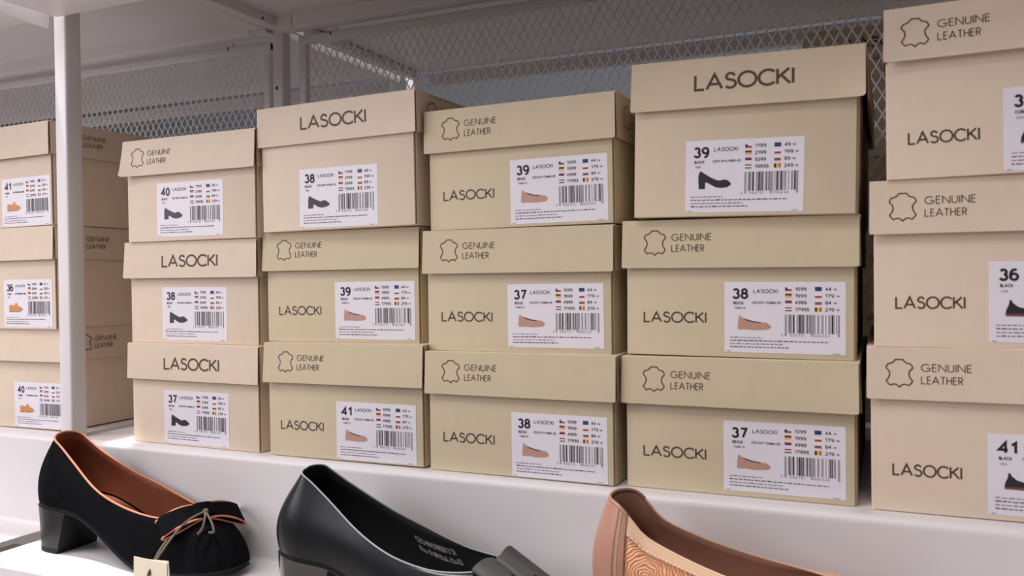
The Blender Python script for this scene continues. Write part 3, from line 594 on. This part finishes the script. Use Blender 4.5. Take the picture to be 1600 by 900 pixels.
def pump(s, loc, rotz, label, mU, mLin, mSole, mHeel, bind=None, bindr=.0011, heel=None, tilt=0.0, name='pump', upper=True):
    root = empty(name, loc, (0, tilt, rotz)); tag(root, label, 'shoe', 'women\'s shoes displayed on the ledge')
    if upper: u = MB(); upper_grid(u, s, mU); u.build('upper', root)
    l = MB()
    for sg in (1,-1):
        n, nv = 40, 12; rows = [[inward(s, i/n, sg, lerp(.08 + .5*smoothstep((i/n-.72)/.15), 1, j/nv), .0022 + .002*smoothstep((i/n-.85)/.1)*(j < nv-2) if j < nv else .0003) for i in range(n+1)] for j in range(nv+1)]
        l.grid(rows, mLin, True)
    # foot bed
    rows = []
    for i in range(41):
        a, b = s.F(i/40*.88, 1), s.F(i/40*.88, -1); rows.append([a.lerp(b, lerp(.06,.94,k/6)) + Vector((0,0,.0035)) for k in range(7)])
    l.grid(rows, mLin, True); l.build('lining', root)
    so = MB(); top = s.loop(0); bot = [p + Vector((0,0,-.0042)) for p in top]; mid = s.loop(0, off=-.0012)
    mid = [Vector((p.x,p.y,p.z-.0005)) for p in mid]; mid2 = [p + Vector((0,0,-.0032)) for p in mid]
    so.grid([top, mid, mid2, bot], mSole, False, True)
    n = len(top)//2; rows = [[bot[i].lerp(bot[(len(bot)-i) % len(bot)], k/6) for k in range(7)] for i in range(n+1)]
    so.grid(rows, mSole, True); so.build('sole', root)
    if bind:
        b = MB(); b.tube([p + Vector((0,0,.0002)) for p in s.loop(1.0)], bindr, bind, 8, True); b.build('topline_binding_or_highlight', root)  # leather binding on the suede pump, painted edge highlight on the smooth one
    if heel:
        # block heel: the heel-seat outline tapering down to a flat tip, with a straight front (breast)
        h = MB(); nb, xb = 22, heel['x']; rows = []
        for j in range(9):
            t = j/8; sc = lerp(1.0, heel['taper'], t**.8); ring = []
            for i in range(nb+1):
                th = PI/2 + PI*i/nb; cxh = .13*s.L; ex = (abs(math.cos(th))**.75)*math.copysign(1, math.cos(th)); ey = (abs(math.sin(th))**.75)*math.copysign(1, math.sin(th))
                X = cxh + .125*s.L*ex*1.0; Y = (s.wh-.0015)*ey*sc
                X = lerp(X, X + heel['rake']*(1 if X < cxh else .4), t); zt = s.zs(max(0, X))-.004
                ring.append((X, Y, lerp(zt, heel.get('z', 0.0), t)))
            for k in range(6):
                a = k/5; Xb = xb - heel['breast']*t + .002*math.sin(PI*a); Y = lerp(-1, 1, a)*(s.wh-.0015)*sc; zt = s.zs(Xb)-.004
                ring.append((Xb, Y, lerp(zt, heel.get('z', 0.0), t)))
            rows.append(ring)
        N = len(rows[0]); flat = [p for r in rows for p in r]
        fs_s, fs_f = [], []
        for j in range(8):
            for i in range(N):
                k = (i+1) % N; (fs_s if i < nb else fs_f).append((j*N+i, (j+1)*N+i, (j+1)*N+k, j*N+k))
        h.add(flat, fs_s, mHeel, True); h.add(flat, fs_f, mHeel, False); h.add(rows[-1], [tuple(range(N))], mHeel)
        hb = h.build('heel', root)
        if heel.get('tip'):
            tp = MB(); z0 = heel.get('z', 0.0); ring = [(p[0]*1.0, p[1]*1.005) for p in rows[-1]]; cxm = sum(p[0] for p in ring)/N
            ring = [(cxm+(a-cxm)*1.012, b*1.012) for a,b in ring]
            tp.prism(ring, lambda a,b,c: (a,b,c), z0, z0+.005, RUBBER); tp.build('heel_tip', hb)
    return root
def ribbon_loop(mb, path, w0, w1, th, m, edge=None, er=.0012):
    """a closed ribbon: path of (along, up) points swept across a width"""
    pass

LEDGE = -0.105
# ---- black suede pump with bow
S1 = Last(L=.266, hh=.053, hseat=.004, zb=.005, spring=.006, wh=.0285, wq=.0370, toe=.72, bend=.0, whT=.0170, wqT=.0305, xq=.50, xb=.022, xt=.80, throat=.60, asym=.003,
          top=[(0,.1255),(.05,.125),(.12,.116),(.22,.098),(.36,.077),(.50,.064),(.62,.056),(.70,.053),(.82,.052)], bulge=.003, hbulge=.0012)
SUEDE_AT = (-.063, -.0585, LEDGE)
sh1 = pump(S1, SUEDE_AT, 0.0, 'black suede pump with block heel, orange edging and bow', SUEDE, LINBROWN, RUBBER, HEELBLK, BIND, .0011,
           dict(x=.056, taper=.90, rake=.001, breast=.016, tip=True))
def bow(root, name, origin, pitch, wid, ln, th, m, edge, knot_w, yawb=0.0, droop=.010):
    """flat bow across the vamp: two folded ribbon loops (along local y), a knot band, and edging along the ribbon's long edges"""
    b = empty(name, origin, (0, pitch, yawb)); b.parent = root
    def loop_path(sg, n=26):
        pts = []
        for i in range(n+1):
            t = i/n*2*PI; y = ln*(.5-.5*math.cos(t)); z = th*math.sin(t)*(.35+.65*math.sin(t/2))*.5
            pts.append((sg*(.004+y), z - droop*(y/ln)**1.6))
        return pts
    for sg in (-1, 1):
        pa = loop_path(sg); mb = MB(); rows = []
        for (y, z) in pa:
            k = min(1, abs(y)/ln); w = wid*lerp(.84, 1.0, smoothstep(k*1.3)); rows.append([(lerp(-w/2, w/2, q/4), y, z) for q in range(5)])
        mb.grid(rows, m, True)
        rows2 = []
        for i, (y, z) in enumerate(pa):
            cyy, k = sg*(.004+ln/2), min(1, abs(y)/ln); w = wid*lerp(.84, 1.0, smoothstep(k*1.3)); rows2.append([(lerp(-w/2, w/2, q/4), lerp(cyy, y, .95), z*.7-.0002) for q in range(5)])
        mb.grid([r[::-1] for r in rows2], m, True)
        mb.build('bow_loop', b)
        if edge:
            e = MB()
            for sx in (-1, 1):
                e.tube([(sx*wid/2*lerp(.84, 1.0, smoothstep(min(1, abs(y)/ln)*1.3)), y, z) for (y, z) in pa], .0011, edge, 6, False)
            e.build('bow_edging', b)
    k = MB(); rows = []
    for i in range(17):
        t = i/16*2*PI; rows.append([(q*wid*.36, knot_w*.5*(abs(math.cos(t))**.6)*math.copysign(1, math.cos(t)), th*.62*(abs(math.sin(t))**.6)*math.copysign(1, math.sin(t))) for q in (-1,-.97,0,.97,1)])
    k.grid(rows, m, True); k.build('bow_knot', b)
    return b


bow(sh1, 'bow', (.2230, -.005, .0585), math.radians(30), .023, .036, .008, SUEDE, BIND, .020, math.radians(-28), .015)
# price card on a cord tied through the bow, hanging over the front edge of the ledge
tg = empty('price_tag', (.166, -.1345, -.105)); tag(tg, 'blank cream card tag hanging on a cord from the suede pump', 'price tag')
c_ = MB()
for dy, dx, rz in ((0.0, 0.0, -.03), (.0008, .004, .06)):
    vs = []
    for (a, b) in ((-.020,-.008),(.020,-.008),(.020,.034),(-.020,.034)):
        X, Z = a*math.cos(rz)-b*math.sin(rz)+dx-.001, a*math.sin(rz)+b*math.cos(rz); vs.append((X, Z))
    c_.prism(vs, lambda a,b,c: (a, c, b), dy-.0003, dy+.0003, TAG)
c_.build('card', tg)
k_ = MB(); Q = lambda *p: Vector(p) - Vector((.166, -.1345, -.105))
def curve(pts, n=8):
    out = []
    for i in range(len(pts)-1):
        p0, p1, p2, p3 = pts[max(0,i-1)], pts[i], pts[i+1], pts[min(len(pts)-1,i+2)]
        for j in range(n):
            t = j/n; out.append(0.5*((2*p1)+(p2-p0)*t+(2*p0-5*p1+4*p2-p3)*t*t+(3*p1-p0-3*p2+p3)*t**3))
    return out + [pts[-1]]
kn = Q(.1725, -.074, -.0425)
k_.tube(curve([kn, Q(.166,-.086,-.0470), Q(.163,-.100,-.0550), Q(.167,-.122,-.0670), Q(.1655,-.1352,-.0810), Q(.1645,-.1355,-.0850)]), .0011, CORD, 8)
k_.tube(curve([Q(.158,-.108,-.0620), Q(.163,-.124,-.0700), Q(.1660,-.1355,-.0830)]), .0010, CORD, 8)
k_.tube(curve([kn, Q(.1765,-.079,-.0480), Q(.177,-.083,-.0560), Q(.174,-.086,-.0610)]), .0011, CORD, 8)
k_.tube(curve([kn, Q(.1790,-.076,-.0470), Q(.1850,-.078,-.0530), Q(.188,-.080,-.0590), Q(.184,-.082,-.0590)]), .0011, CORD, 8)
k_.tube([kn + Vector((.0017*math.cos(i*.7), .0012*math.sin(i*.9), .0016*math.sin(i*.7))) for i in range(10)], .0012, CORD, 8)
k_.build('cord', tg)

# ---- smooth black leather pump
EDGE_GLEAM = mat('leather_edge_highlight', srgb(150, 150, 156), rough=0.5)  # silver highlight along the topline, painted as a pale grey edge
S2 = Last(L=.262, hh=.050, hseat=.004, zb=.005, spring=.006, wh=.029, wq=.0375, toe=.72, bend=.0, whT=.0165, wqT=.0315, xq=.52, xb=.026, xt=.80, throat=.60, asym=.004,
          top=[(0,.121),(.05,.1205),(.12,.115),(.22,.099),(.36,.077),(.50,.062),(.62,.055),(.70,.054),(.82,.056)], bulge=.003, hbulge=.0035)
sh2 = pump(S2, (.276, -.083, LEDGE), math.radians(-1.0), 'smooth black leather pump with glossy heel and grey ribbon bow', LEATHER, LINBLK, RUBBER, PATENT, EDGE_GLEAM, .0007,
           dict(x=.066, taper=.90, rake=.000, breast=.010, tip=True))
bow(sh2, 'bow', (.2240, .003, .0520), math.radians(27), .042, .026, .009, SATIN, None, .018, math.radians(-6), .004)
st = MB()
AS = 8.0
def on_lining(u0, u1, v0, v1, asp):
    return lambda a, b: inward(S2, lerp(u0, u1, a/asp), 1, lerp(v0, v1, b), .0027)
text(st, 'CEO-HMS19028-2 37', 0, AS, 0, 1, on_lining(.49, .615, .64, .74, AS), SILVER, .15, .30)
TI = on_lining(.49, .615, .50, .59, AS); W_ = .16
def icon(x, *pl):
    for p in pl: stroke(st, [(x+a, b) for a, b in p], W_, TI, SILVER)
icon(0, [(0,.1),(0,.8),(.5,.6),(1.2,.4),(1.2,.1),(0,.1)]); icon(1.7, [(0,.5),(.3,.95),(.6,.5),(.3,.05),(0,.5)])
for q in range(4): icon(2.7+q*.22, [(0,.1),(0,.9)])
icon(3.8, [(0,.1),(0,.8),(.7,.5),(1.0,.1),(0,.1)]); icon(5.0, [(0,.9),(0,.1),(.4,.1)]); icon(5.8, [(0,.1),(0,.7),(.6,.5),(1.1,.3),(1.1,.1),(0,.1)]); icon(7.3, [(0,.1),(0,.8),(.5,.8),(.5,.1),(0,.1)])
st.build('size_stamp', next(c for c in sh2.children if c.name.startswith('lining')))

# ---- rose beige flat on a small display block
blk = MB(); blk.rbox(.575, .815, -.112, -.050, LEDGE, LEDGE+.0265, METAL, .003, 'z'); tag(blk.build('display_block'), 'low white display block under the rose beige flat', 'display block')
S3 = Last(L=.250, hh=.027, hseat=.002, zb=.008, spring=.005, wh=.0290, wq=.0375, toe=.66, bend=.0, whT=.0245, wqT=.0310, xq=.50, xb=.012, xt=.70, throat=.60,
          top=[(0,.0935),(.06,.0930),(.10,.0900),(.145,.0790),(.17,.0720),(.24,.0640),(.36,.0545),(.50,.0470),(.65,.0430),(.72,.0430)], bulge=.0025, hbulge=.0012)
sh3 = pump(S3, (.568, -.081, LEDGE+.0265), math.radians(0.0), 'rose beige leather flat with wavy embossed side panel', ROSE, ROSELIN, RUBBER, None, None, .001, None, 0.0, 'ballet_flat', False)
UC = .205
m_ = MB(); upper_grid(m_, S3, WAVE, UC-.04, 1.0, 0, .86); m_.build('side_panel', sh3)
m_ = MB(); upper_grid(m_, S3, CREAM, UC-.03, 1.0, .80, 1.0, .0007); m_.tube(S3.loop(1.0), .0009, CREAM, 8, True); m_.build('collar', sh3)
m_ = MB(); upper_grid(m_, S3, ROSE, 0.0, UC, 0, 1.0, .0012)
for sg in (1, -1):      # turned edges of the counter
    m_.tube([inward(S3, UC, sg, v/20, -.0005) for v in range(21)], .0009, ROSE, 8)
m_.tube([inward(S3, (i/20)*UC, 1, 1.0, -.0003) for i in range(20, 0, -1)] + [inward(S3, (i/20)*UC, -1, 1.0, -.0003) for i in range(0, 21)], .0013, ROSE, 8)
m_.build('heel_counter', sh3)
m_ = MB()               # padded heel tab inside
for sg in (1, -1):
    m_.grid([[inward(S3, lerp(0, .25, i/14), sg, lerp(.55, .985, j/8), .0022 + .0032*math.sin(PI*min(1, (j+.6)/8.6))*(1 if i < 12 else (14-i)/2)) for i in range(15)] for j in range(9)], ROSE, True)
m_.build('heel_tab', sh3)
for sg in (1, -1):
    s_ = MB()
    for q in range(34):
        v = .04 + q*.028
        if v > .97: break
        for du in (.022, .036):
            p, p2 = inward(S3, UC-du, sg, v, -.0013), inward(S3, UC-du, sg, v+.016, -.0013); s_.tube([p, p2], .00045, STITCHD if du > .03 else STITCH, 6)
    for q in range(60):
        u = UC + .01 + q*.0105
        p, p2, p3 = inward(S3, u, sg, .795, -.0010), inward(S3, u+.004, sg, .805, -.0016), inward(S3, u+.008, sg, .795, -.0010); s_.tube([p, p2, p3], .0007, STITCH, 6)
    s_.build('stitching', sh3)
